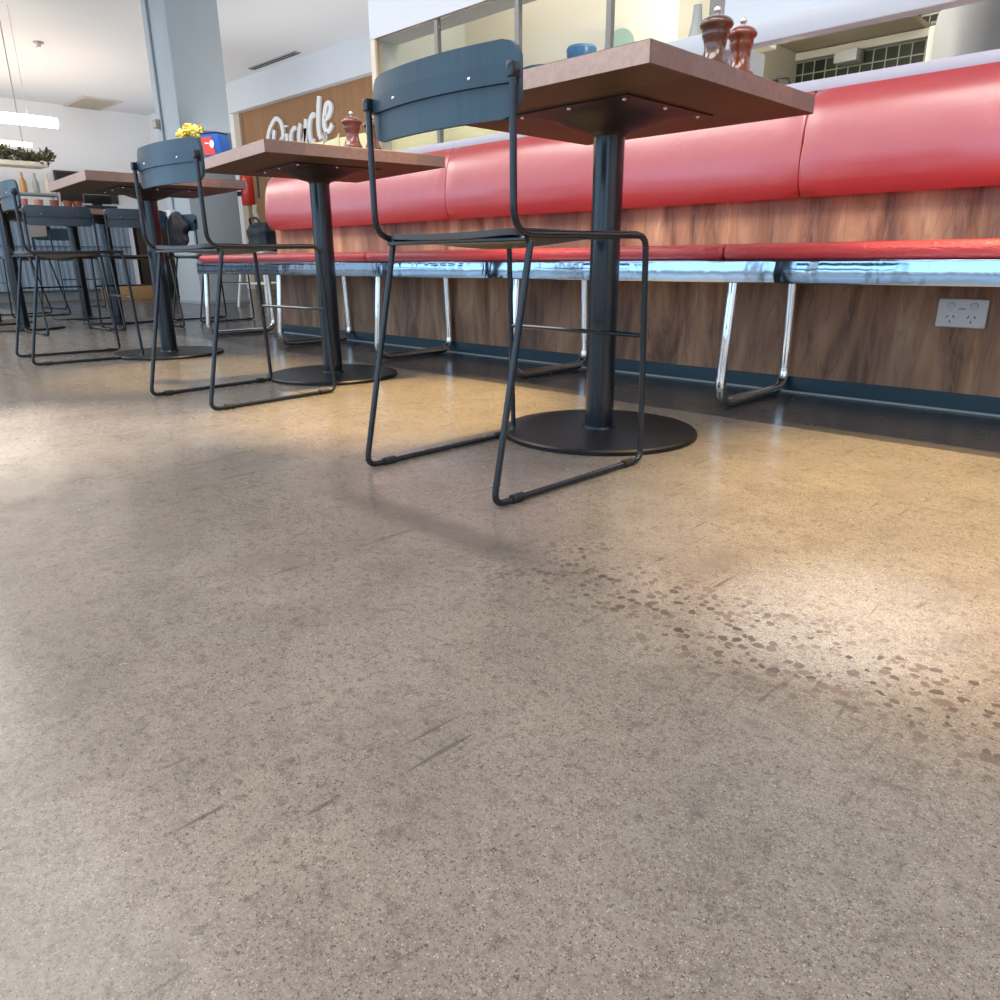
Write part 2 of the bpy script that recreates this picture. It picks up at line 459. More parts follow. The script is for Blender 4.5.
def back_profile():
    p = []
    z0, z1 = .598, .8935
    N_ = 14
    for k in range(N_+1):
        u = k/N_; z = z0 + (z1-z0)*u
        y = 2.335 + .035*u**1.6 + .030*(abs(2*u-1)**5) - .008*math.sin(PI*u)
        p.append((y, z))
    p += [(2.413, z1-.004), (2.413, z0+.01)]
    return p
bx = [-4.235, -2.64, -1.046, .56, 2.2]
names = ['red vinyl backrest panel at the far left end of the bench wall', 'red vinyl backrest panel behind the nearest table, middle of the run',
         'red vinyl backrest panel on the right above the power outlet', 'red vinyl backrest panel beyond the right edge of the photo']
for (a_, b_), lb in zip(list(zip(bx[:-1], bx[1:]))[:3], names):
    bm = NB(); n = 30
    xs = [(a_+.001, .009), (a_+.004, .003), (a_+.010, 0)] + [(a_+.01+(b_-a_-.02)*k/n, 0) for k in range(1, n)] + [(b_-.010, 0), (b_-.004, .003), (b_-.001, .009)]
    extrude_profile_x(bm, back_profile(), xs)
    t = obj('backrest_panel', bm, vinyl, None, 60)
    tag(t, lb, 'backrest panel', 'red backrest panels along the bench wall')

# power outlet
ot = thing('power_outlet', 'white double power outlet on the timber wall under the bench', 'outlet', (-.5655, WY, .2735)); ot.scale = (1.05, 1, 1.05)
wp = plain('white_plastic', (.80, .81, .84), .3)
bm = NB(); box(bm, -.059, .059, -.011, -.0005, -.037, .037, .004, 3); obj('face_plate', bm, wp, ot)
for sx_ in (-1, 1):
    bm = NB(); lathe(bm, [(.0095, 0), (.0095, .002), (.008, .003), (0, .003)], 20)
    for v_ in bm.verts: v_.co = Vector((v_.co.x+sx_*.027, -.011-v_.co.z, v_.co.y+.018))
    sw = obj('switch', bm, plain('switch_white', (.74, .75, .78), .35), ot)
    bm = NB(); 
    tube(bm, [(sx_*.027+.0095*math.cos(PI*k/8), -.0115, .018+.0095*math.sin(PI*k/8)) for k in range(9)], .0008, 5); obj('switch_shadow_gap', bm, rubber, sw)
    bm = NB()
    for dx, dz, r_ in ((-.0075, -.009, .55), (.0075, -.009, -.55), (0, -.022, 0)):
        q = bmesh.ops.create_cube(bm, size=1)['verts']
        Rm = Matrix.Rotation(r_, 3, 'Y')
        for v_ in q:
            c_ = Rm @ Vector((v_.co.x*.0022, 0, v_.co.z*.0075)); v_.co = Vector((sx_*.025+dx+c_.x, -.0113+v_.co.y*.001, dz+c_.z+.0))
    obj('pin_slots', bm, rubber, ot)
bm = NB(); box(bm, -.008, .008, -.0118, -.0108, .010, .0135); obj('maker_mark', bm, plain('mark_grey', (.3, .3, .32), .5), ot)

# ------------------------------------------------------------------ tables
def make_table(name='cafe_table', label=''):
    t = thing(name, label, 'table')
    h = .325; z0, z1 = .7316, .769
    bm = NB(); box(bm, -h, h, -h, h, z0, z1, .0015, 1)
    for f in bm.faces:
        if abs(f.normal.y) > .9: f.material_index = 1
        if abs(f.normal.x) > .9: f.material_index = 2
    obj('tabletop', bm, [top_wood, top_end, top_side], t)
    bm = NB(); tube(bm, [(0, 0, .012), (0, 0, .70)], .0355, 28); obj('pole', bm, black_metal, t, 50)
    bm = NB(); R_ = .245
    lathe(bm, [(0, .0), (R_, 0), (R_, .009), (R_-.004, .013), (.06, .0155), (0, .0155)], 72); obj('base_plate', bm, black_base, t)
    bm = NB(); lathe(bm, [(.0355, .0156), (.043, .0156), (.041, .021), (.0355, .022)], 32); obj('collar', bm, black_metal, t)
    # pressed steel top plate: flat square rim and a dished centre narrowing to the pole
    bm = NB(); s = .165; rings = []
    def ring(hs, z, rnd):
        pts = []
        for k in range(48):
            a = 2*PI*k/48; c_, s_ = math.cos(a), math.sin(a)
            sq = hs/max(abs(c_), abs(s_)); r_ = sq*(1-rnd)+hs*rnd
            pts.append(bm.verts.new((r_*c_, r_*s_, z)))
        return pts
    for hs, z, rd in ((s, z0-.0005, 0), (s, z0-.004, 0), (s-.03, z0-.004, .35), (s-.055, z0-.012, .7), (.085, z0-.026, .9), (.055, z0-.036, 1), (.040, z0-.040, 1), (.036, z0-.046, 1)):
        rings.append(ring(hs, z, rd))
    for a, b_ in zip(rings[:-1], rings[1:]):
        for k in range(48): bm.faces.new((a[k], a[(k+1) % 48], b_[(k+1) % 48], b_[k]))
    pl = obj('mounting_plate', bm, plain('plate_black_brown', (.028, .018, .018), .42), t, 60)
    for x, y in ((.14, -.14), (.14, .14), (-.14, -.14), (-.14, .14), (0, -.145), (.145, 0)):
        bm = NB(); lathe(bm, [(0, -.004), (.004, -.003), (.005, 0)], 10, (x, y, z0-.004)); obj('screw', bm, screw_m, pl)
    return t
T1 = (-1.1198, 1.4951, -.0064); T2 = (-2.4683, 1.5864, -.1194); T3 = (-3.6677, 1.4501, -.0755)
tab = make_table(label='nearest square timber cafe table on a black pole with a round base')
tab.location = (T1[0], T1[1], 0); tab.rotation_euler.z = T1[2]
tab['group'] = 'square timber cafe tables'
TG = 'square timber cafe tables'
dup(tab, (T2[0], T2[1], 0), T2[2], 'square cafe table with the blue and red box and two pepper mills', TG)
dup(tab, (T3[0], T3[1], 0), T3[2], 'square cafe table in front of the concrete column, third from the camera', TG)
for x, y, lb in ((-5.87, 1.375, 'far cafe table directly beyond the frontal black chair, at the left edge'),
                 (-5.99, 2.03, 'far cafe table between the third table and the ribbed counter'),
                 (-6.66, 2.02, 'far cafe table nearest the ribbed counter, its pole left of another pole'),
                 (-6.56, 1.365, 'far cafe table by the left photo edge, second row from the counter')):
    dup(tab, (x, y, 0), 0, lb, TG)

# ------------------------------------------------------------------ chairs
def make_chair(label, wood=None, name='cafe_chair'):
    wood = wood or black_ply
    t = thing(name, label, 'chair')
    W = .189; r = .0062
    for s in (-1, 1):
        bm = NB()    # back upright that turns forward into the seat rail and down the front leg, skid and rear leg
        x = s*W
        pts = fillet([(x, -.183, .706), (x, -.181, .462), (x*1.0, .195, .466), (x*1.015, .213, .0075), (x*1.015, -.235, .0075), (x, -.140, .452)],
                     [0, .045, .028, .022, .022, 0], 7)
        tube(bm, pts, r, 12); obj('side_frame', bm, black_metal, t, 60)
        for y in (-.175, .165):
            bm = NB(); tube(bm, [(x*1.015, y-.014, .0088), (x*1.015, y+.014, .0088)], .0084, 10); obj('skid_foot', bm, rubber, t)
        bm = NB(); box(bm, x-.0068, x+.0068, -.191, -.172, .688, .710, .002); obj('back_bracket', bm, black_metal, t)
    bm = NB(); tube(bm, [(-W, .203, .272), (W, .203, .272)], .005, 10); obj('front_rung', bm, black_metal, t)
    bm = NB(); tube(bm, [(-W, -.150, .455), (W, -.150, .455)], .0055, 10); obj('rear_cross_bar', bm, black_metal, t)
    # curved ply backrest with rounded corners
    def arc(x): return -.176 - .024*(1-(x/.190)**2)
    bm = NB(); nx, nz = 30, 8; z0, z1 = .634, .746; cr = .030; grid = {}
    def span(z):
        d = min(z-z0, z1-z)
        return .190 - (cr - math.sqrt(max(cr*cr-(cr-d)**2, 0)) if d < cr else 0)
    zs = [z0, z0+.004, z0+.012, z0+.024, z0+.04, .69, z1-.04, z1-.024, z1-.012, z1-.004, z1]
    for side in (0, 1):
        for j, z in enumerate(zs):
            w_ = span(z)
            for i in range(nx+1):
                x = -w_ + 2*w_*i/nx
                grid[side, j, i] = bm.verts.new((x, arc(x)+(.009 if side else 0)+.006, z))
    J = len(zs)-1
    for side in (0, 1):
        for j in range(J):
            for i in range(nx):
                q = [grid[side, j, i], grid[side, j, i+1], grid[side, j+1, i+1], grid[side, j+1, i]]
                bm.faces.new(q if side == 0 else q[::-1])
    for i in range(nx):
        for j in (0, J):
            q = [grid[0, j, i], grid[0, j, i+1], grid[1, j, i+1], grid[1, j, i]]; bm.faces.new(q)
    for j in range(J):
        for i in (0, nx):
            bm.faces.new([grid[0, j, i], grid[0, j+1, i], grid[1, j+1, i], grid[1, j, i]])
    br = obj('backrest', bm, wood, t, 40)
    bm = NB(); v0 = None            # flat steel bar behind the backrest
    n = 24
    for i in range(n+1):
        x = -.187+.374*i/n; y = arc(x)+.0055
        r_ = [bm.verts.new((x, y-.005, .684)), bm.verts.new((x, y-.005, .712)), bm.verts.new((x, y, .712)), bm.verts.new((x, y, .684))]
        if v0:
            for k in range(4): bm.faces.new((v0[k], v0[(k+1) % 4], r_[(k+1) % 4], r_[k]))
        else: bm.faces.new(r_)
        v0 = r_
    bm.faces.new(v0); bar = obj('back_bar', bm, bar_metal, t)
    for x in (-.1, .1):
        bm = NB(); lathe(bm, [(0, .002), (.0022, .0015), (.003, 0)], 10)
        for v_ in bm.verts: v_.co = Vector((v_.co.x+x, arc(x)+.0005-v_.co.z, v_.co.y+.698))
        obj('screw', bm, screw_m, bar)
    # saddle seat, thin bent ply
    bm = NB(); nx, ny = 24, 24; grid = {}
    def zt(x, y):
        u = (x/.2); v_ = (y+.0)/.19
        return .474 - .022*(1-u*u)*(.55+.45*math.cos(PI*min(1, max(-1, (y+.03)/.20)))) - (.006 if y > .16 else 0)*0
    def hw(y):
        d = min(y+.172, .212-y); cr = .05
        return .199 - (cr-math.sqrt(max(cr*cr-(cr-d)**2, 0)) if d < cr else 0)
    ys = [-.172+.384*(.5-.5*math.cos(PI*k/ny)) for k in range(ny+1)]
    for side in (0, 1):
        for j, y in enumerate(ys):
            w_ = hw(y)-.014
            for i in range(nx+1):
                x = -w_+2*w_*i/nx
                grid[side, j, i] = bm.verts.new((x, y, zt(x, y)-(0 if side else .010)))
    for side in (0, 1):
        for j in range(ny):
            for i in range(nx):
                bm.faces.new([grid[side, j, i], grid[side, j, i+1], grid[side, j+1, i+1], grid[side, j+1, i]])
    for i in range(nx):
        for j in (0, ny): bm.faces.new([grid[0, j, i], grid[0, j, i+1], grid[1, j, i+1], grid[1, j, i]])
    for j in range(ny):
        for i in (0, nx): bm.faces.new([grid[0, j, i], grid[0, j+1, i], grid[1, j+1, i], grid[1, j, i]])
    obj('seat', bm, seat_ply if wood is black_ply else wood, t, 40)
    return t
CG = 'black metal and plywood cafe chairs'
ch = make_chair('nearest black metal and plywood cafe chair, beside the nearest table'); ch['group'] = CG
ch.location = (-1.0675, 1.1089, 0); ch.rotation_euler.z = -.008
dup(ch, (-2.320, 1.153, 0), .06, 'black cafe chair in front of the second table, yellow flowers showing above its backrest', CG)
dup(ch, (-3.83, 1.11, 0), -.08, 'black cafe chair standing before the third table, its skids on the dark floor at left', CG)
dup(ch, (-5.38, 1.51, 0), PI/2+.03, 'black cafe chair seen square from behind, left of the third table', CG)
dup(ch, (-5.38, 1.965, 0), PI/2, 'black cafe chair whose backrest is half hidden by the third table', CG)
dup(ch, (-8.3, 2.42, 0), -PI/2+.2, 'distant black cafe chair standing near the ribbed counter', CG)
dup(ch, (-5.62, 2.60, 0), .1, 'black cafe chair with a dark jacket over its back, left of the column', CG)
dup(ch, (-7.75, 1.15, 0), -PI/2, 'distant black cafe chair facing the far tables, at the left edge', CG)
wc = make_chair('brown plywood cafe chair seen under the frontal black backrest', brown_ply)
wc.location = (-7.32, 1.79, 0); wc.rotation_euler.z = PI+.1; wc['group'] = 'brown plywood cafe chairs'

# dark jacket over the far chair
bm = NB(); bmesh.ops.create_uvsphere(bm, u_segments=40, v_segments=28, radius=1)
for v_ in bm.verts:
    p = v_.co; a = .5+.5*p.z
    v_.co = Vector((p.x*(.16+.03*math.sin(7*p.z)), p.y*(.035+.015*math.sin(9*p.x)), p.z*.13+.0))
jk = obj('jacket', bm, plain('dark_cloth', (.02, .02, .024), .8, noise=.3), None)
jk.location = (-5.62, 2.40, .64); tag(jk, 'dark jacket hanging over the chair back left of the column', 'jacket')

# ------------------------------------------------------------------ table-top things
def mill(name, label, x, y, z, s, mat, sr=1):
    t = thing(name, label, 'pepper mill', (x, y, z), 0, 'wooden pepper mills on the tables')
    P = [(0, 0), (.030, 0), (.031, .004), (.031, .018), (.029, .021), (.030, .024), (.030, .029), (.027, .032), (.0215, .048), (.020, .060),
         (.0225, .074), (.026, .081), (.026, .085), (0, .085)]
    bm = NB(); lathe(bm, [(r*s*sr, h*s) for r, h in P], 32); obj('body', bm, mat, t, 50)
    P = [(0, .0855), (.0255, .0855), (.0262, .092), (.030, .0955), (.0325, .1), (.0315, .105), (.027, .110), (.019, .1145), (.009, .117), (0, .117)]
    bm = NB(); lathe(bm, [(r*s*sr, h*s) for r, h in P], 32); obj('cap', bm, mat, t, 50)
    P = [(0, .117), (.004, .117), (.0035, .120), (.0065, .1235), (.0075, .127), (.0065, .131), (.003, .1335), (0, .134)]
    bm = NB(); lathe(bm, [(r*s, h*s) for r, h in P], 20); obj('knob', bm, plain('steel_knob', (.85, .84, .8), .2, 1), t, 60)
def varnish(name, a, b_):
    m = M(name); m.col(m.mix(m.noise(m.tc(scale=(30, 30, 4)), 1.5, 4), a, b_)).set(Roughness=.16); m.b.inputs['Coat Weight'].default_value = .8; m.b.inputs['Coat Roughness'].default_value = .06
    return m.m
mill('pepper_mill', 'large dark brown pepper mill, left of the pair on the nearest table', -.885, 1.525, .769, 1.0, varnish('dark_varnish', (.05, .014, .008), (.13, .04, .018)), 1.05)
mill('pepper_mill', 'reddish brown pepper mill, right of the pair on the nearest table', -.882, 1.628, .769, 1.0, varnish('red_varnish', (.13, .022, .010), (.24, .05, .02)), .95)
mill('pepper_mill', 'reddish pepper mill, left of the pair on the second table', -2.31, 1.63, .769, 1.02, varnish('rose_varnish', (.16, .035, .025), (.26, .07, .05)), 1.05)
mill('pepper_mill', 'brown pepper mill, right of the pair on the second table', -2.30, 1.708, .769, .98, varnish('brown_varnish', (.09, .03, .015), (.18, .07, .035)))
bm = NB(); lathe(bm, [(0, 0), (.026, 0), (.031, .075), (.029, .075), (.0245, .004), (0, .004)], 24)
g_ = obj('drinking_glass', bm, glass); g_.location = (-2.395, 1.60, .769); tag(g_, 'small clear glass left of the pepper mills on the second table', 'glass')

# blue and red carton on the second table
bxm = thing('snack_carton', 'small blue and red carton standing on the second table', 'box', (-2.715, 1.335, .769), .35)
bm = NB(); box(bm, -.040, .040, -.026, .026, 0, .078, .002)
for v_ in bm.verts: v_.co.x += (v_.co.z-.047)*-.22
obj('carton_body', bm, plain('carton_blue', (.01, .10, .45), .4), bxm)
bm = NB(); box(bm, -.037, .012, -.0285, -.0262, .010, .068)
for v_ in bm.verts: v_.co.x += (v_.co.z-.047)*-.22
fr = obj('front_label', bm, plain('label_red', (.75, .06, .04), .45), bxm)
bm = NB(); bmesh.ops.create_uvsphere(bm, u_segments=14, v_segments=10, radius=1)
for v_ in bm.verts: v_.co = Vector((v_.co.x*.011+.008, v_.co.y*.0008-.0288, v_.co.z*.013+.044))
tube(bm, [(-.022, -.0288, .048), (-.005, -.0288, .046)], .0025, 6)
obj('white_mark', bm, plain('mark_white', (.9, .88, .86), .5), fr)
bm = NB(); box(bm, -.040, .040, -.027, .027, .0785, .083, .001)
for v_ in bm.verts: v_.co.x += (v_.co.z-.047)*-.22
obj('lid_edge', bm, plain('carton_navy', (.01, .02, .07), .4), bxm)

# yellow flowers
fl = thing('flower_posy', 'bunch of yellow flowers showing over the second chair back', 'flowers', (-2.80, 1.362, .769))
bm = NB(); lathe(bm, [(0, 0), (.018, 0), (.024, .03), (.017, .055), (.019, .06), (.016, .06), (0, .01)], 20); obj('vase', bm, glass, fl)
fm = M('yellow_petals'); fm.col(fm.mix(fm.noise(fm.tc(), 60, 3), (.85, .62, .05), (.95, .85, .30))).set(Roughness=.6)
for k, (x, y, z) in enumerate(((-.02, 0, .103), (.01, -.01, .106), (-.045, -.01, .100), (.028, -.02, .096), (-.03, .02, .112), (-.065, 0, .088), (-.01, -.03, .112), (-.045, -.04, .095))):
    x -= .032; y -= .035; z -= .004
    bm = NB(); bmesh.ops.create_icosphere(bm, subdivisions=3, radius=.017)
    for v_ in bm.verts:
        n_ = v_.co.normalized(); f_ = 1+.3*math.sin(17*n_.x+k)*math.sin(16*n_.y)+.15*math.sin(19*n_.z+k); v_.co = v_.co*f_+Vector((x, y, z))
    bl = obj('blossom', bm, fm.m, fl)
    bm = NB(); tube(bm, [(x*.9, y*.9, z-.012), (x*.1, y*.1, .012)], .0013, 5); obj('stem', bm, plain('stem_green', (.08, .2, .04), .6), fl)

bm = NB(); box(bm, -.06, .06, -.045, .045, 0, .012, .002)
nk = obj('napkin_stack', bm, plain('napkin_white', (.85, .87, .9), .8)); nk.location = (-3.53, 1.30, .769); nk.rotation_euler.z = .2
tag(nk, 'small stack of white napkins on the third table', 'napkins')

# ------------------------------------------------------------------ kitchen pass: glass, rail, guard panel
gl = thing('glass_screen', 'glazed screen with slim metal mullions above the bench wall, at the kitchen', 'glass screen', (0, 2.47, 0))
post_m = plain('pale_timber_post', (.72, .60, .46), .5); mul_m = plain('grey_mullion', (.22, .21, .20), .45)
bm = NB(); box(bm, -3.28, -3.245, -.02, .03, .9255, 1.431, .002); obj('end_post', bm, post_m, gl)
for x in (-2.81, -2.32, -1.865):
    bm = NB(); box(bm, x-.011, x+.011, -.012, .012, .9255, 1.431, .001); obj('mullion', bm, mul_m, gl)
bm = NB(); box(bm, -1.455, -1.40, -.015, .03, .9255, 1.431, .001); obj('end_post', bm, mul_m, gl)
for a_, b_ in ((-3.245, -2.822), (-2.798, -2.332), (-2.308, -1.877), (-1.853, -1.456)):
    bm = NB(); box(bm, a_, b_, -.003, .003, .927, 1.430); obj('pane', bm, glass, gl)

bm = NB(); box(bm, -1.40, 4.2, 2.456, 2.475, 1.10, 1.431)
struct('trim_7', bm, plain('ceiling_reflection_panel', (.60, .63, .68), .35))  # opaque stand-in for a glass guard, ceiling reflection put into its colour
bm = NB(); box(bm, -1.86, 4.19, 2.395, 2.453, 1.050, 1.112, .003)
tag(obj('serving_rail', bm, plain('pale_steel_rail', (.50, .53, .58), .35)), 'long pale metal rail over the kitchen serving hatch', 'rail')
bm = NB(); box(bm, -1.40, -1.31, 2.46, 2.58, .9255, 1.060, .002)
struct('trim_8', bm, bulk_m)
# low cream upstand on the wall cap
bm = NB(); box(bm, -4.15, -3.285, 2.50, 2.54, .9255, 1.052, .002); box(bm, -3.24, -1.46, 2.52, 2.545, .9255, 1.01, .002)
struct('trim_9', bm, plain('cream_upstand', (.80, .66, .34), .4))

# kitchen shelves and objects on them
steel = plain('brushed_steel', (.6, .6, .58), .3, 1)
ks = thing('wall_shelf', 'cream kitchen shelf with a steel front lip above the dark tiles', 'shelf', (0, 0, 0))
bm = NB(); box(bm, -1.94, -1.33, 3.62, 4.195, 1.432, 1.455, .002); obj('board', bm, plain('cream_board', (.76, .66, .47), .5), ks)
bm = NB(); box(bm, -1.94, .6, 4.15, 4.195, 1.392, 1.428, .003); obj('wall_rail', bm, plain('rail_cream', (.72, .70, .6), .4), ks)
kw = thing('wire_shelf', 'open steel kitchen shelf carrying the brass pot', 'shelf', (0, 0, 0))
for y in (3.62, 3.76, 3.9, 4.04, 4.18):
    bm = NB(); tube(bm, [(-1.32, y, 1.452), (.6, y, 1.452)], .005, 8); obj('wire', bm, steel, kw)
bm = NB(); lathe(bm, [(0, 0), (.05, 0), (.062, .012), (.064, .12), (.068, .125), (.062, .13), (.058, .015), (0, .012)], 28)
o = obj('brass_pot', bm, plain('brass', (.50, .37, .14), .3, 1)); o.location = (-1.235, 3.88, 1.4575); tag(o, 'round brass pot on the kitchen wire shelf', 'pot')
bm = NB(); lathe(bm, [(0, 0), (.045, 0), (.05, .01), (.05, .3), (.03, .33), (0, .33)], 24)
o = obj('dark_canister', bm, plain('canister_black', (.02, .02, .022), .35)); o.location = (-1.115, 3.86, 1.4575); tag(o, 'tall dark canister right of the brass pot', 'canister')
bm = NB(); box(bm, -.34, .34, -.01, .01, 0, .5, .002)
o = obj('blue_splash_panel', bm, plain('pale_blue_panel', (.16, .30, .38), .2, noise=.4, nscale=14)); o.location = (-.70, 4.10, 1.4575); tag(o, 'glossy blue panel standing at the back of the kitchen shelf', 'panel')
bm = NB(); box(bm, -.055, .055, -.05, .05, 0, .055, .004)
o = obj('wall_socket_box', bm, plain('box_white', (.66, .68, .68), .4)); o.location = (-1.66, 4.14, 1.335); tag(o, 'white box mounted under the rail on the dark tiles', 'socket box')
bm = NB(); lathe(bm, [(0, 0), (.095, 0), (.125, .03), (.135, .25), (.132, .30), (.115, .33), (0, .335)], 40)
o = obj('white_tub', bm, plain('tub_white', (.50, .51, .54), .45)); o.location = (-.86, 3.22, .922); tag(o, 'large white rounded tub behind the wall cap at right', 'tub')
bm = NB(); box(bm, -.012, .012, -.012, .012, 0, .30, .003)
o = obj('white_bottle', bm, plain('bottle_white', (.7, .74, .66), .4)); o.location = (-1.03, 3.3, .922); tag(o, 'thin pale upright stick left of the white tub', 'utensil')
bm = NB(); bmesh.ops.create_icosphere(bm, subdivisions=3, radius=1)
for v_ in bm.verts:
    n_ = v_.co.normalized(); k = 1+.16*math.sin(9*n_.x)*math.sin(8*n_.y+1)*math.sin(7*n_.z); v_.co = Vector((v_.co.x*.10*k, v_.co.y*.07*k, max(v_.co.z*.10*k, -.06)))
o = obj('crumpled_bag', bm, plain('bag_pale_green', (.50, .55, .40), .5, noise=.2)); o.location = (-1.60, 3.32, .985); tag(o, 'crumpled pale green plastic bag at the left end of the hatch', 'bag')
o.scale = (1, 1, 1.0)
bm = NB(); tube(bm, fillet([(-.05, 0, 0), (-.02, 0, .06), (.03, 0, .05), (.05, 0, .0)], [0, .02, .02, 0]), .006, 8)
box(bm, -.055, -.02, -.02, .02, .02, .05, .003)
o = obj('tap', bm, plain('tap_dark', (.05, .05, .05), .3, .8)); o.location = (-1.60, 3.32, 1.09); tag(o, 'small dark clip on top of the crumpled bag', 'clip')

# inside the glass: bowls, plates, a carton and a green plate
sh = NB(); box(sh, -3.2, -1.5, 2.72, 3.04, 1.185, 1.205, .002)
tag(obj('display_shelf', sh, plain('cream_shelf', (.75, .7, .58), .4)), 'cream shelf behind the glass screen holding blue dishes', 'shelf')
blue = plain('blue_glaze', (.05, .17, .36), .25)
bm = NB(); lathe(bm, [(0, 0), (.03, 0), (.035, .01), (.062, .05), (.066, .085), (.06, .095), (.055, .08), (.03, .02), (0, .015)], 28)
o = obj('blue_bowl', bm, blue); o.location = (-2.30, 2.85, 1.205); tag(o, 'round blue bowl behind the glass, above the nearest tabletop', 'bowl')
for k in range(3):
    bm = NB(); lathe(bm, [(0, 0), (.05, 0), (.105, .014), (.11, .020), (.104, .019), (.05, .006), (0, .006)], 32)
    o = obj('plate', bm, blue if k != 1 else plain('pale_plate', (.62, .72, .72), .3)); o.location = (-2.52, 2.86, 1.205+k*.0115)
    tag(o, ['blue plate at the bottom of the stack behind the glass', 'pale plate in the middle of the stack behind the glass', 'blue plate on top of the stack behind the glass'][k], 'plate', 'stacked plates behind the glass')
bm = NB(); lathe(bm, [(0, 0), (.04, 0), (.075, .004), (.085, .012), (.083, .016), (.04, .008), (0, .008)], 32)
for v_ in bm.verts: v_.co = Vector((v_.co.x, v_.co.z*-1, v_.co.y+.085))
o = obj('plate', bm, plain('green_plate', (.35, .45, .38), .35)); o.location = (-2.17, 2.96, 1.195); tag(o, 'pale green round plate standing upright behind a mullion', 'plate')
bm = NB(); box(bm, -.05, .05, -.04, .04, 0, .14, .002)
o = obj('cardboard_carton', bm, plain('cardboard', (.42, .26, .18), .7)); o.location = (-2.80, 2.90, 1.205); tag(o, 'small brown carton behind the glass over the nearest chair back', 'box')
bm = NB(); lathe(bm, [(0, 0), (.035, 0), (.04, .02), (.022, .10), (.016, .17), (0, .175)], 20)
o = obj('dark_bottle', bm, plain('bottle_grey', (.10, .11, .13), .3)); o.location = (-1.80, 2.95, 1.205); tag(o, 'grey bottle behind the glass, left of the pepper mills', 'bottle')
# kitchen ceiling light
klt = thing('kitchen_light', 'glowing ceiling light inside the kitchen behind the glass', 'light', (-2.05, 2.98, 1.50))
bm = NB(); box(bm, -.13, .13, -.03, .03, 0, .05, .004); obj('housing', bm, bulk_m, klt)
bm = NB(); box(bm, -.12, .12, -.036, -.031, -.012, .045); obj('diffuser', bm, emit('lamp_glow', (1, .95, .85), 5), klt)
bm = NB(); tube(bm, [(0, 0, .05), (0, 0, .50)], .008, 6); obj('rod', bm, bulk_m, klt)

# ------------------------------------------------------------------ sign letters
sg = thing('wall_sign', 'white script lettering reading Bicycle on the brown timber wall', 'sign', (.12, 0, .01))
LT = {'letter_b': [[(-10.947, 2.098), (-10.924, 2.169), (-10.846, 2.269), (-10.725, 2.351), (-10.644, 2.371), (-10.55, 2.325), (-10.505, 2.231), (-10.507, 2.125), (-10.572, 2.079), (-10.50, 2.02), (-10.49, 1.93), (-10.58, 1.86), (-10.72, 1.86)], [(-10.728, 2.232), (-10.764, 2.152), (-10.791, 2.05), (-10.80, 1.87)]],
 'letter_i': [[(-10.407, 2.15), (-10.412, 2.05), (-10.41, 1.93), (-10.38, 1.88)], [(-10.4, 2.255), (-10.402, 2.232)]],
 'letter_c': [[(-10.141, 2.191), (-10.202, 2.192), (-10.272, 2.142), (-10.298, 2.05), (-10.278, 1.94), (-10.2, 1.90), (-10.12, 1.95)]],
 'letter_y': [[(-10.019, 2.235), (-10.063, 2.16), (-10.093, 2.06), (-10.068, 1.98), (-9.99, 1.98), (-9.928, 2.08), (-9.874, 2.275)], [(-9.905, 2.16), (-9.93, 1.95), (-10.0, 1.80), (-10.119, 1.80)]],
 'letter_c_second': [[(-9.644, 2.275), (-9.678, 2.307), (-9.752, 2.271), (-9.795, 2.187), (-9.805, 2.07), (-9.771, 1.98), (-9.689, 1.99)]],
 'letter_l': [[(-9.509, 2.504), (-9.54, 2.4), (-9.56, 2.293), (-9.577, 2.184), (-9.573, 2.06), (-9.53, 1.99)]],
 'letter_e': [[(-9.401, 2.219), (-9.321, 2.242), (-9.257, 2.321), (-9.275, 2.389), (-9.356, 2.382), (-9.413, 2.275), (-9.437, 2.168), (-9.411, 2.085), (-9.332, 2.07), (-9.247, 2.14)]]}
sgm = emit('sign_white', (1, 1, 1), .0); sgm = plain('sign_white_paint', (.92, .93, .94), .4)
def smooth(pts, n=6):
    out = []
    for i in range(len(pts)-1):
        p0 = pts[max(i-1, 0)]; p1 = pts[i]; p2 = pts[i+1]; p3 = pts[min(i+2, len(pts)-1)]
        for k in range(n):
            t = k/n
            out.append(tuple(.5*((2*p1[j])+(-p0[j]+p2[j])*t+(2*p0[j]-5*p1[j]+4*p2[j]-p3[j])*t*t+(-p0[j]+3*p1[j]-3*p2[j]+p3[j])*t**3) for j in (0, 1)))
    out.append(pts[-1]); return out
for nm, strokes in LT.items():
    bm = NB()
    for st in strokes:
        p = smooth(st); w = .040
        L_, R_ = [], []
        for i, q in enumerate(p):
            a = p[max(i-1, 0)]; c_ = p[min(i+1, len(p)-1)]
            d = Vector((c_[0]-a[0], c_[1]-a[1])).normalized(); nn = Vector((-d.y, d.x))
            L_.append((q[0]+nn.x*w, q[1]+nn.y*w*.7)); R_.append((q[0]-nn.x*w, q[1]-nn.y*w*.7))
        prev = None
        for l_, r_ in zip(L_, R_):
            q = [bm.verts.new((l_[0], 6.125, l_[1])), bm.verts.new((r_[0], 6.125, r_[1])), bm.verts.new((r_[0], 6.155, r_[1])), bm.verts.new((l_[0], 6.155, l_[1]))]
            if prev:
                for k in range(4): bm.faces.new((prev[k], prev[(k+1) % 4], q[(k+1) % 4], q[k]))
            else: bm.faces.new(q)
            prev = q
        bm.faces.new(prev)
    obj(nm, bm, sgm, sg)

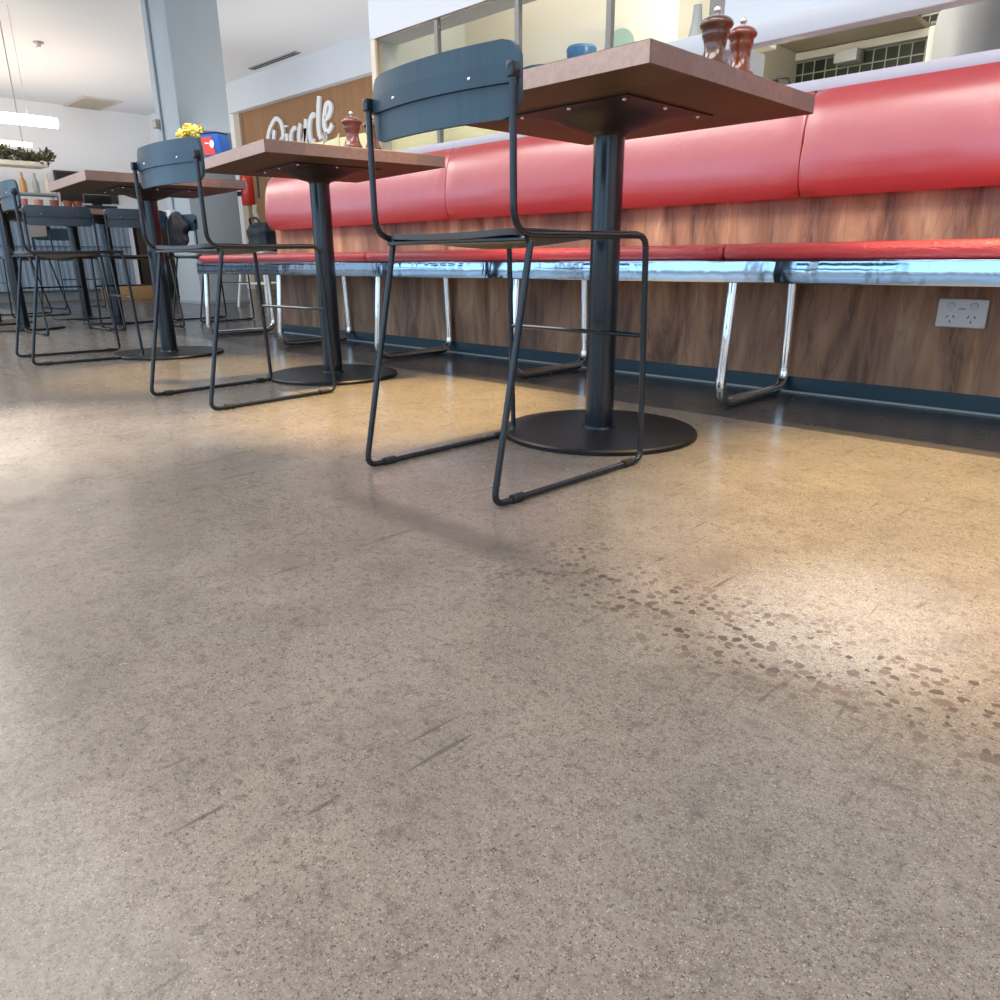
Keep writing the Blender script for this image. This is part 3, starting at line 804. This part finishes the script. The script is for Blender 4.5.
# ------------------------------------------------------------------ ceiling details
bm = NB(); box(bm, -15.39+.2, -14.2, 4.83, 5.40, 2.985, 2.999, .002)
vt = thing('ceiling_vent', 'square beige air vent grille in the left ceiling', 'vent', (-14.75, 5.1, 2.999))
vg = plain('vent_beige', (.50, .44, .37), .6)
bm = NB()
for a_ in ((-.6, .6, -.3, -.26), (-.6, .6, .26, .3), (-.6, -.55, -.26, .26), (.55, .6, -.26, .26)): box(bm, a_[0], a_[1], a_[2], a_[3], -.02, 0)
obj('frame', bm, plain('vent_frame', (.62, .57, .5), .6), vt)
bm = NB(); box(bm, -.55, .55, -.26, .26, -.012, -.002)
for k in range(10): box(bm, -.55, .55, -.24+.05*k, -.225+.05*k, -.02, -.012)
obj('grille', bm, vg, vt)
sv = thing('slot_diffuser', 'long dark slot air diffuser in the ceiling near the sign', 'vent', (-10.05, 5.885, 2.999))
bm = NB(); box(bm, -.62, .62, -.05, .05, -.012, 0, .002); obj('frame', bm, plain('diffuser_grey', (.35, .36, .38), .5), sv)
for y in (-.025, .025):
    bm = NB(); box(bm, -.6, .6, y-.014, y+.014, -.014, -.0125); obj('slot', bm, rubber, sv)
bm = NB(); lathe(bm, [(0, -.05), (.02, -.05), (.025, -.03), (.06, -.01), (.06, 0), (0, 0)], 16)
tube(bm, [(-.10, 0, -.035), (.10, 0, -.035)], .008, 6)
o = obj('sprinkler_head', bm, plain('sprinkler_grey', (.35, .34, .33), .4)); o.location = (-11.25, 3.39, 2.999); tag(o, 'small grey sprinkler head on the left ceiling', 'sprinkler')
bm = NB(); lathe(bm, [(0, -.03), (.05, -.025), (.06, 0), (0, 0)], 16)
o = obj('smoke_detector', bm, plain('detector_beige', (.55, .5, .45), .5)); o.location = (-8.3, 2.88, 2.999); tag(o, 'small round detector on the ceiling at far left', 'detector')

# ------------------------------------------------------------------ ribbed counter, far left
cn = thing('service_counter', 'long service counter clad in blue grey ribbed metal at far left', 'counter', (-10.0, 0, 0))
bm = NB(); y = .2; ys = []
pr = []
while y < 3.62:
    pr += [(0.0, y), (.022, y+.012), (.022, y+.034), (0, y+.046)]; y += .062
pr.append((0, 3.65))
lo = [bm.verts.new((x, yy, .12)) for x, yy in pr]; hi = [bm.verts.new((x, yy, .97)) for x, yy in pr]
for i in range(len(pr)-1): bm.faces.new((lo[i], lo[i+1], hi[i+1], hi[i]))
box(bm, -.65, -.001, .2, 3.65, .12, .97)
obj('ribbed_front', bm, plain('ribbed_blue_grey', (.30, .38, .47), .35, .15, noise=.08), cn, 20)
bm = NB(); box(bm, -.62, -.03, .2, 3.62, 0, .12); obj('kick_board', bm, plain('kick_grey', (.20, .21, .21), .5), cn)
bm = NB(); box(bm, -.70, .06, .1, 3.72, .97, 1.0, .004); obj('worktop', bm, plain('counter_white', (.72, .70, .67), .4), cn)
bm = NB(); box(bm, .022, .032, .2, 3.65, .60, .612); obj('rail_line', bm, plain('line_dark', (.08, .1, .13), .4), cn)
bm = NB(); box(bm, -.02, .03, 3.652, 3.70, .0, .968); obj('end_panel', bm, bulk_m, cn)
# cups on counter
cupm = [plain('cup_rose', (.62, .25, .22), .4), plain('cup_brown', (.30, .09, .06), .4)]
for k, (y, mi) in enumerate(((2.55, 0), (2.70, 0), (2.86, 1), (3.0, 1), (3.1, 1))):
    bm = NB(); lathe(bm, [(0, 0), (.035, 0), (.05, .10), (.046, .10), (.03, .008), (0, .008)], 20)
    o = obj('cup', bm, cupm[mi]); o.location = (-9.9, y, 1.0)
    tag(o, ['rose cup at the left end of the row on the counter', 'second rose cup from the left on the counter', 'brown cup in the middle of the counter row', 'second brown cup from the right on the counter', 'brown cup at the right end of the counter row'][k], 'cup', 'cups on the ribbed counter')
cr = thing('cash_register', 'black cash register terminal on the ribbed counter', 'cash register', (-10.1, 3.38, 1.0), 0)
bk = plain('black_plastic', (.02, .02, .022), .35)
bm = NB(); box(bm, -.14, .14, -.18, .18, 0, .07, .006); obj('drawer_base', bm, bk, cr)
bm = NB(); box(bm, -.03, .03, -.05, .05, .07, .12, .004); obj('stand', bm, bk, cr)
bm = NB(); box(bm, -.02, .02, -.15, .15, .10, .20, .006); o = obj('screen', bm, bk, cr); o.rotation_euler.y = .2
# tall dark cabinet and boxes right of counter
cb = thing('dark_cabinet', 'dark timber cabinet standing right of the ribbed counter', 'cabinet', (-10.3, 4.15, 0))
bm = NB(); box(bm, -.25, .25, -.38, .38, .0, .86, .004); obj('body', bm, plain('dark_timber', (.05, .035, .022), .5, noise=.3), cb)
bm = NB(); box(bm, -.27, .27, -.40, .40, .86, .89, .004); obj('top', bm, plain('olive_timber', (.16, .12, .07), .5), cb)
for s in (-1, 1):
    bm = NB(); box(bm, .2505, .262, -.36 if s < 0 else .01, -.01 if s < 0 else .36, .06, .84, .002); d_ = obj('door', bm, plain('dark_door', (.035, .024, .016), .45), cb)
    bm = NB(); box(bm, .262, .275, s*.03-.006, s*.03+.006, .45, .6, .002); obj('handle', bm, steel, d_)
bm = NB(); box(bm, -.15, .15, -.3, .3, 0, .16, .004)
o = obj('cardboard_box', bm, plain('box_tan', (.38, .22, .09), .7)); o.location = (-9.75, 3.5, 0); tag(o, 'low tan cardboard box on the floor by the counter end', 'box')
# suspended linear light
ll = thing('linear_pendant', 'glowing white tube light hanging over the ribbed counter', 'pendant light', (-9.9, 0, 1.905))
bm = NB(); tube(bm, [(0, .9, 0), (0, 3.03, 0)], .055, 16); obj('tube', bm, emit('tube_glow', (1, .93, .82), 9), ll)
for y in (1.2, 2.75):
    bm = NB(); tube(bm, [(0, y, .055), (0, y, 1.09)], .003, 6); obj('rod', bm, plain('rod_grey', (.6, .6, .6), .4), ll)
# hanging planter shelf
ps = thing('hanging_planter', 'hanging shelf filled with dark green foliage under the tube light', 'planter', (-10.6, 0, 1.50))
bm = NB(); box(bm, -.15, .15, .9, 3.02, 0, .05, .004); obj('tray', bm, plain('tray_cream', (.70, .65, .55), .5), ps)
for y in (1.4, 2.84):
    bm = NB(); tube(bm, [(0, y, .05), (0, y, 1.5)], .006, 6); obj('rod', bm, plain('rod_grey2', (.3, .3, .3), .4), ps)
bm = NB()
for k in range(1800):
    y = random.uniform(.92, 3.1); x = random.uniform(-.15, .17); z = .04+random.random()*(.17+.06*math.sin(y*6))
    d = Vector((random.uniform(-1, 1), random.uniform(-1, 1), random.uniform(-.2, 1))).normalized()*.07; n_ = d.cross(Vector((random.random(), random.random(), random.random()))).normalized()*.018
    p = Vector((x, y, z)); bm.faces.new([bm.verts.new(p), bm.verts.new(p+d*.5+n_), bm.verts.new(p+d), bm.verts.new(p+d*.5-n_)])
lf = M('dark_foliage'); lf.col(lf.mix(lf.noise(lf.tc(), 8, 3), (.03, .05, .015), (.12, .12, .05))).set(Roughness=.6)
tag(obj('foliage', bm, lf.m, ps), kind='stuff')
# glowing strip over the planter
bm = NB(); box(bm, -.27, -.23, .9, 3.0, .25, .30); obj('light_strip', bm, emit('strip_glow', (1, .85, .62), 6), ps)
# back bar shelf with bottles
bs = thing('back_bar_shelf', 'pale open shelf unit with bottles behind the counter', 'shelf', (-12.0, 2.9, 0))
for z in (.4, .9, 1.29):
    bm = NB(); box(bm, -.15, .15, -1.2, .62, z, z+.03, .003); obj('board', bm, plain('shelf_grey', (.40, .45, .46), .5), bs)
for y in (-1.19, .6):
    for x in (-.14, .14):
        bm = NB(); box(bm, x-.012, x+.012, y-.012, y+.012, 0, 1.42, .002); obj('post', bm, steel, bs)
btm = [plain('bottle_amber', (.55, .28, .08), .25), plain('bottle_clear_grey', (.35, .38, .36), .25), plain('bottle_cream', (.7, .62, .45), .4)]
bl_ = ['amber bottle, leftmost of the three on the back shelf', 'grey bottle in the middle of the back shelf', 'cream bottle, rightmost of the three on the back shelf']
for k, y in enumerate((3.12, 3.27, 3.42)):
    bm = NB(); lathe(bm, [(0, 0), (.038, 0), (.04, .01), (.04, .13), (.016, .19), (.015, .25), (0, .25)], 18)
    o = obj('bottle', bm, btm[k]); o.location = (-11.97, y, 1.3205); tag(o, bl_[k], 'bottle', 'bottles on the back bar shelf')
# dark wall screen
ms = thing('wall_screen', 'black rectangular screen on the far white wall', 'screen', (-15.19, 4.95, 1.45))
bm = NB(); box(bm, 0.001, .05, -.5, .5, 0, .50, .006); obj('bezel', bm, bk, ms)
bm = NB(); box(bm, .0502, .054, -.47, .47, .03, .47); obj('display', bm, plain('display_black', (.03, .025, .02), .15), ms)

# ------------------------------------------------------------------ things past the bench end
st = thing('metal_stool', 'white metal stool with thin legs at the far end of the bench', 'stool', (-7.05, 3.82, 0), .3)
wm = plain('white_metal', (.78, .78, .76), .35)
for x in (-.17, .17):
    for y in (-.17, .17):
        bm = NB(); tube(bm, [(x*1.15, y*1.15, 0.0), (x*.8, y*.8, .50)], .013, 10); obj('leg', bm, wm, st)
for (x0, y0, x1, y1) in ((-1, -1, 1, -1), (-1, 1, 1, 1), (-1, -1, -1, 1), (1, -1, 1, 1)):
    bm = NB(); tube(bm, [(x0*.178, y0*.178, .22), (x1*.178, y1*.178, .22)], .009, 8); obj('rung', bm, wm, st)
bm = NB(); box(bm, -.17, .17, -.17, .17, .50, .52, .01); obj('seat', bm, wm, st)
bm = NB(); bmesh.ops.create_icosphere(bm, subdivisions=4, radius=1)
for v_ in bm.verts:
    n_ = v_.co.normalized(); k = 1+.08*math.sin(8*n_.x+1)*math.sin(7*n_.y)+.05*math.sin(12*n_.z)
    v_.co = Vector((math.copysign(abs(n_.x)**.6, n_.x)*.19*k, math.copysign(abs(n_.y)**.6, n_.y)*.14*k, math.copysign(abs(n_.z)**.6, n_.z)*.13*k+.14))
bg = obj('backpack', bm, plain('navy_cloth', (.014, .022, .032), .7, noise=.5, nscale=8));  tag(bg, 'dark navy bag heaped on the white stool beside the bench end', 'bag')
bg.location = (-7.0, 3.86, .524)
bm = NB(); tube(bm, fillet([(-.1, -.09, .2), (-.08, -.13, .30), (.08, -.13, .30), (.1, -.09, .2)], [0, .05, .05, 0]), .012, 8); obj('strap', bm, bk, bg)
ex = thing('fire_extinguisher', 'red fire extinguisher with a black hose mounted right of the column', 'fire extinguisher', (-7.90, 4.18, 1.0))
rm = plain('signal_red', (.62, .04, .02), .25, coat=.5)
bm = NB(); lathe(bm, [(0, 0), (.06, 0), (.07, .015), (.07, .27), (.05, .315), (.022, .33), (0, .33)], 24); obj('cylinder', bm, rm, ex)
bm = NB(); box(bm, -.02, .02, -.05, .04, .33, .37, .004); obj('valve', bm, bk, ex)
bm = NB(); tube(bm, fillet([(.0, .04, .36), (.02, .12, .34), (.03, .11, .08)], [0, .04, 0]), .011, 8); obj('hose', bm, bk, ex)
bm = NB(); box(bm, -.14, .0, -.08, .0, .1, .14, .002); obj('bracket', bm, bk, ex)
bm = NB(); nx, nz = 8, 14; g = {}
for i in range(nx+1):
    for j in range(nz+1):
        g[i, j] = bm.verts.new((-.05+.1*i/nx+.01*math.sin(j), .01*math.sin(i*1.7+j*.3), .30*j/nz))
for i in range(nx):
    for j in range(nz): bm.faces.new((g[i, j], g[i+1, j], g[i+1, j+1], g[i, j+1]))
bmesh.ops.solidify(bm, geom=bm.faces[:], thickness=.006)
o = obj('cloth', bm, plain('cream_cloth', (.80, .74, .60), .8), None, 60); o.location = (-7.78, 4.16, .68); tag(o, 'cream cloth hanging between the column and the red backrest', 'cloth')
o.location = (-7.74, 4.16, .70)

# ------------------------------------------------------------------ camera
f_, P_, r_, ph_, H_ = 736.4338, .3140, -.0058, .7792, .42
fw = Vector((-math.sin(ph_)*math.cos(P_), math.cos(ph_)*math.cos(P_), -math.sin(P_)))
rt = Vector((math.cos(ph_), math.sin(ph_), 0)); up = rt.cross(fw)
rt2 = rt*math.cos(r_)+up*math.sin(r_); up2 = rt2.cross(fw)
cam = bpy.data.cameras.new('camera'); co = bpy.data.objects.new('camera', cam); C.objects.link(co)
co.matrix_world = Matrix(((rt2.x, up2.x, -fw.x, 0), (rt2.y, up2.y, -fw.y, 0), (rt2.z, up2.z, -fw.z, H_), (0, 0, 0, 1)))
cam.sensor_width = 36; cam.lens = f_/1000*36; cam.clip_start = .02
bpy.context.scene.camera = co

# ------------------------------------------------------------------ light
WIN, CEI = 50, 68
def area(name, loc, size, power, col, rot):
    l = bpy.data.lights.new(name, 'AREA'); l.shape = 'RECTANGLE'; l.size, l.size_y = size; l.energy = power; l.color = col
    o = bpy.data.objects.new(name, l); C.objects.link(o); o.location = loc; o.rotation_euler = rot; return o
def spot(name, loc, tgt, power, col, ang, blend=.5, r=.03):
    l = bpy.data.lights.new(name, 'SPOT'); l.energy = power; l.color = col; l.spot_size = ang; l.spot_blend = blend; l.shadow_soft_size = r
    o = bpy.data.objects.new(name, l); C.objects.link(o); o.location = loc
    o.rotation_euler = (Vector(tgt)-Vector(loc)).to_track_quat('-Z', 'Y').to_euler(); return o
for i, x in enumerate((-13.05, -9.35, -5.55, -1.75, 2.1)):
    area('window_daylight', (x, -4.15, 1.55), (3.3, 2.3), WIN, (.40, .69, 1.0), (PI/2, 0, 0))
for x, y in ((-10.5, .2), (-7.0, .2), (-3.6, .2), (-.6, -.1), (2.0, .2)):
    area('ceiling_panel_light', (x, y, 2.97), (2.2, 1.5), CEI, (1, .95, .89), (0, 0, 0))
for x, y, w, d, p in ((-3, -1.5, 6, 2, 110), (3, -1, 4, 2, 70), (-9.5, -1.0, 5, 2, 70), (-12.5, 4.2, 4.5, 3.2, 34), (-6.8, 4.8, 5.5, 2.2, 48)):
    area('ceiling_fill', (x, y, 1.7), (w, d), p, (.97, .98, 1), (PI, 0, 0))  # unseen upward fills, added to lift the ceiling brightness
area('kitchen_lamp', (-2.3, 2.85, 1.95), (1.2, .3), 5, (1, .92, .80), (0, 0, 0))
area('kitchen_lamp_right', (-.6, 3.5, 1.95), (1.2, .5), 14, (1, .93, .80), (0, 0, 0))
area("hatch_fill", (-1.6, 2.72, 1.2), (.6, .12), 12, (1, .93, .80), (PI/2+.6, 0, 0))  # unseen fill added to brighten the underside of the kitchen shelf
for x, y, p, s in ((-.15, 1.52, 1250, .58), (-1.80, 1.42, 1500, .44), (-3.0, 1.25, 600, .40)):
    spot('ceiling_downlight', (x, y+.65, 2.98), (x, y, 0), p, (1, .70, .30), s, .8, .06)
area('warm_ceiling_fill', (-12.5, 2.0, 1.7), (2.6, 4), 62, (1, .74, .50), (PI, 0, 0))  # unseen warm fill facing up, added to warm the left ceiling
spot('floor_patch_spot', (-2.9, -.8, 2.97), (-2.15, .42, 0), 1500, (1, .90, .84), .36, .9, .1)  # added spot that makes the pale warm patch on the left floor
spot('floor_patch_spot', (-.3, -1.2, 2.97), (-.275, .88, 0), 1300, (.78, .89, 1), .10, .9, .03)  # added cool spot standing in for a window beam on the floor
W = bpy.data.worlds.new('world'); bpy.context.scene.world = W; W.use_nodes = True
W.node_tree.nodes['Background'].inputs[0].default_value = (.82, .9, 1, 1); W.node_tree.nodes['Background'].inputs[1].default_value = .5
S = bpy.context.scene
S.view_settings.view_transform = 'Standard'; S.view_settings.look = 'None'; S.view_settings.gamma = 1; S.view_settings.exposure = 0.0
S.cycles.use_denoising = True; S.cycles.max_bounces = 8
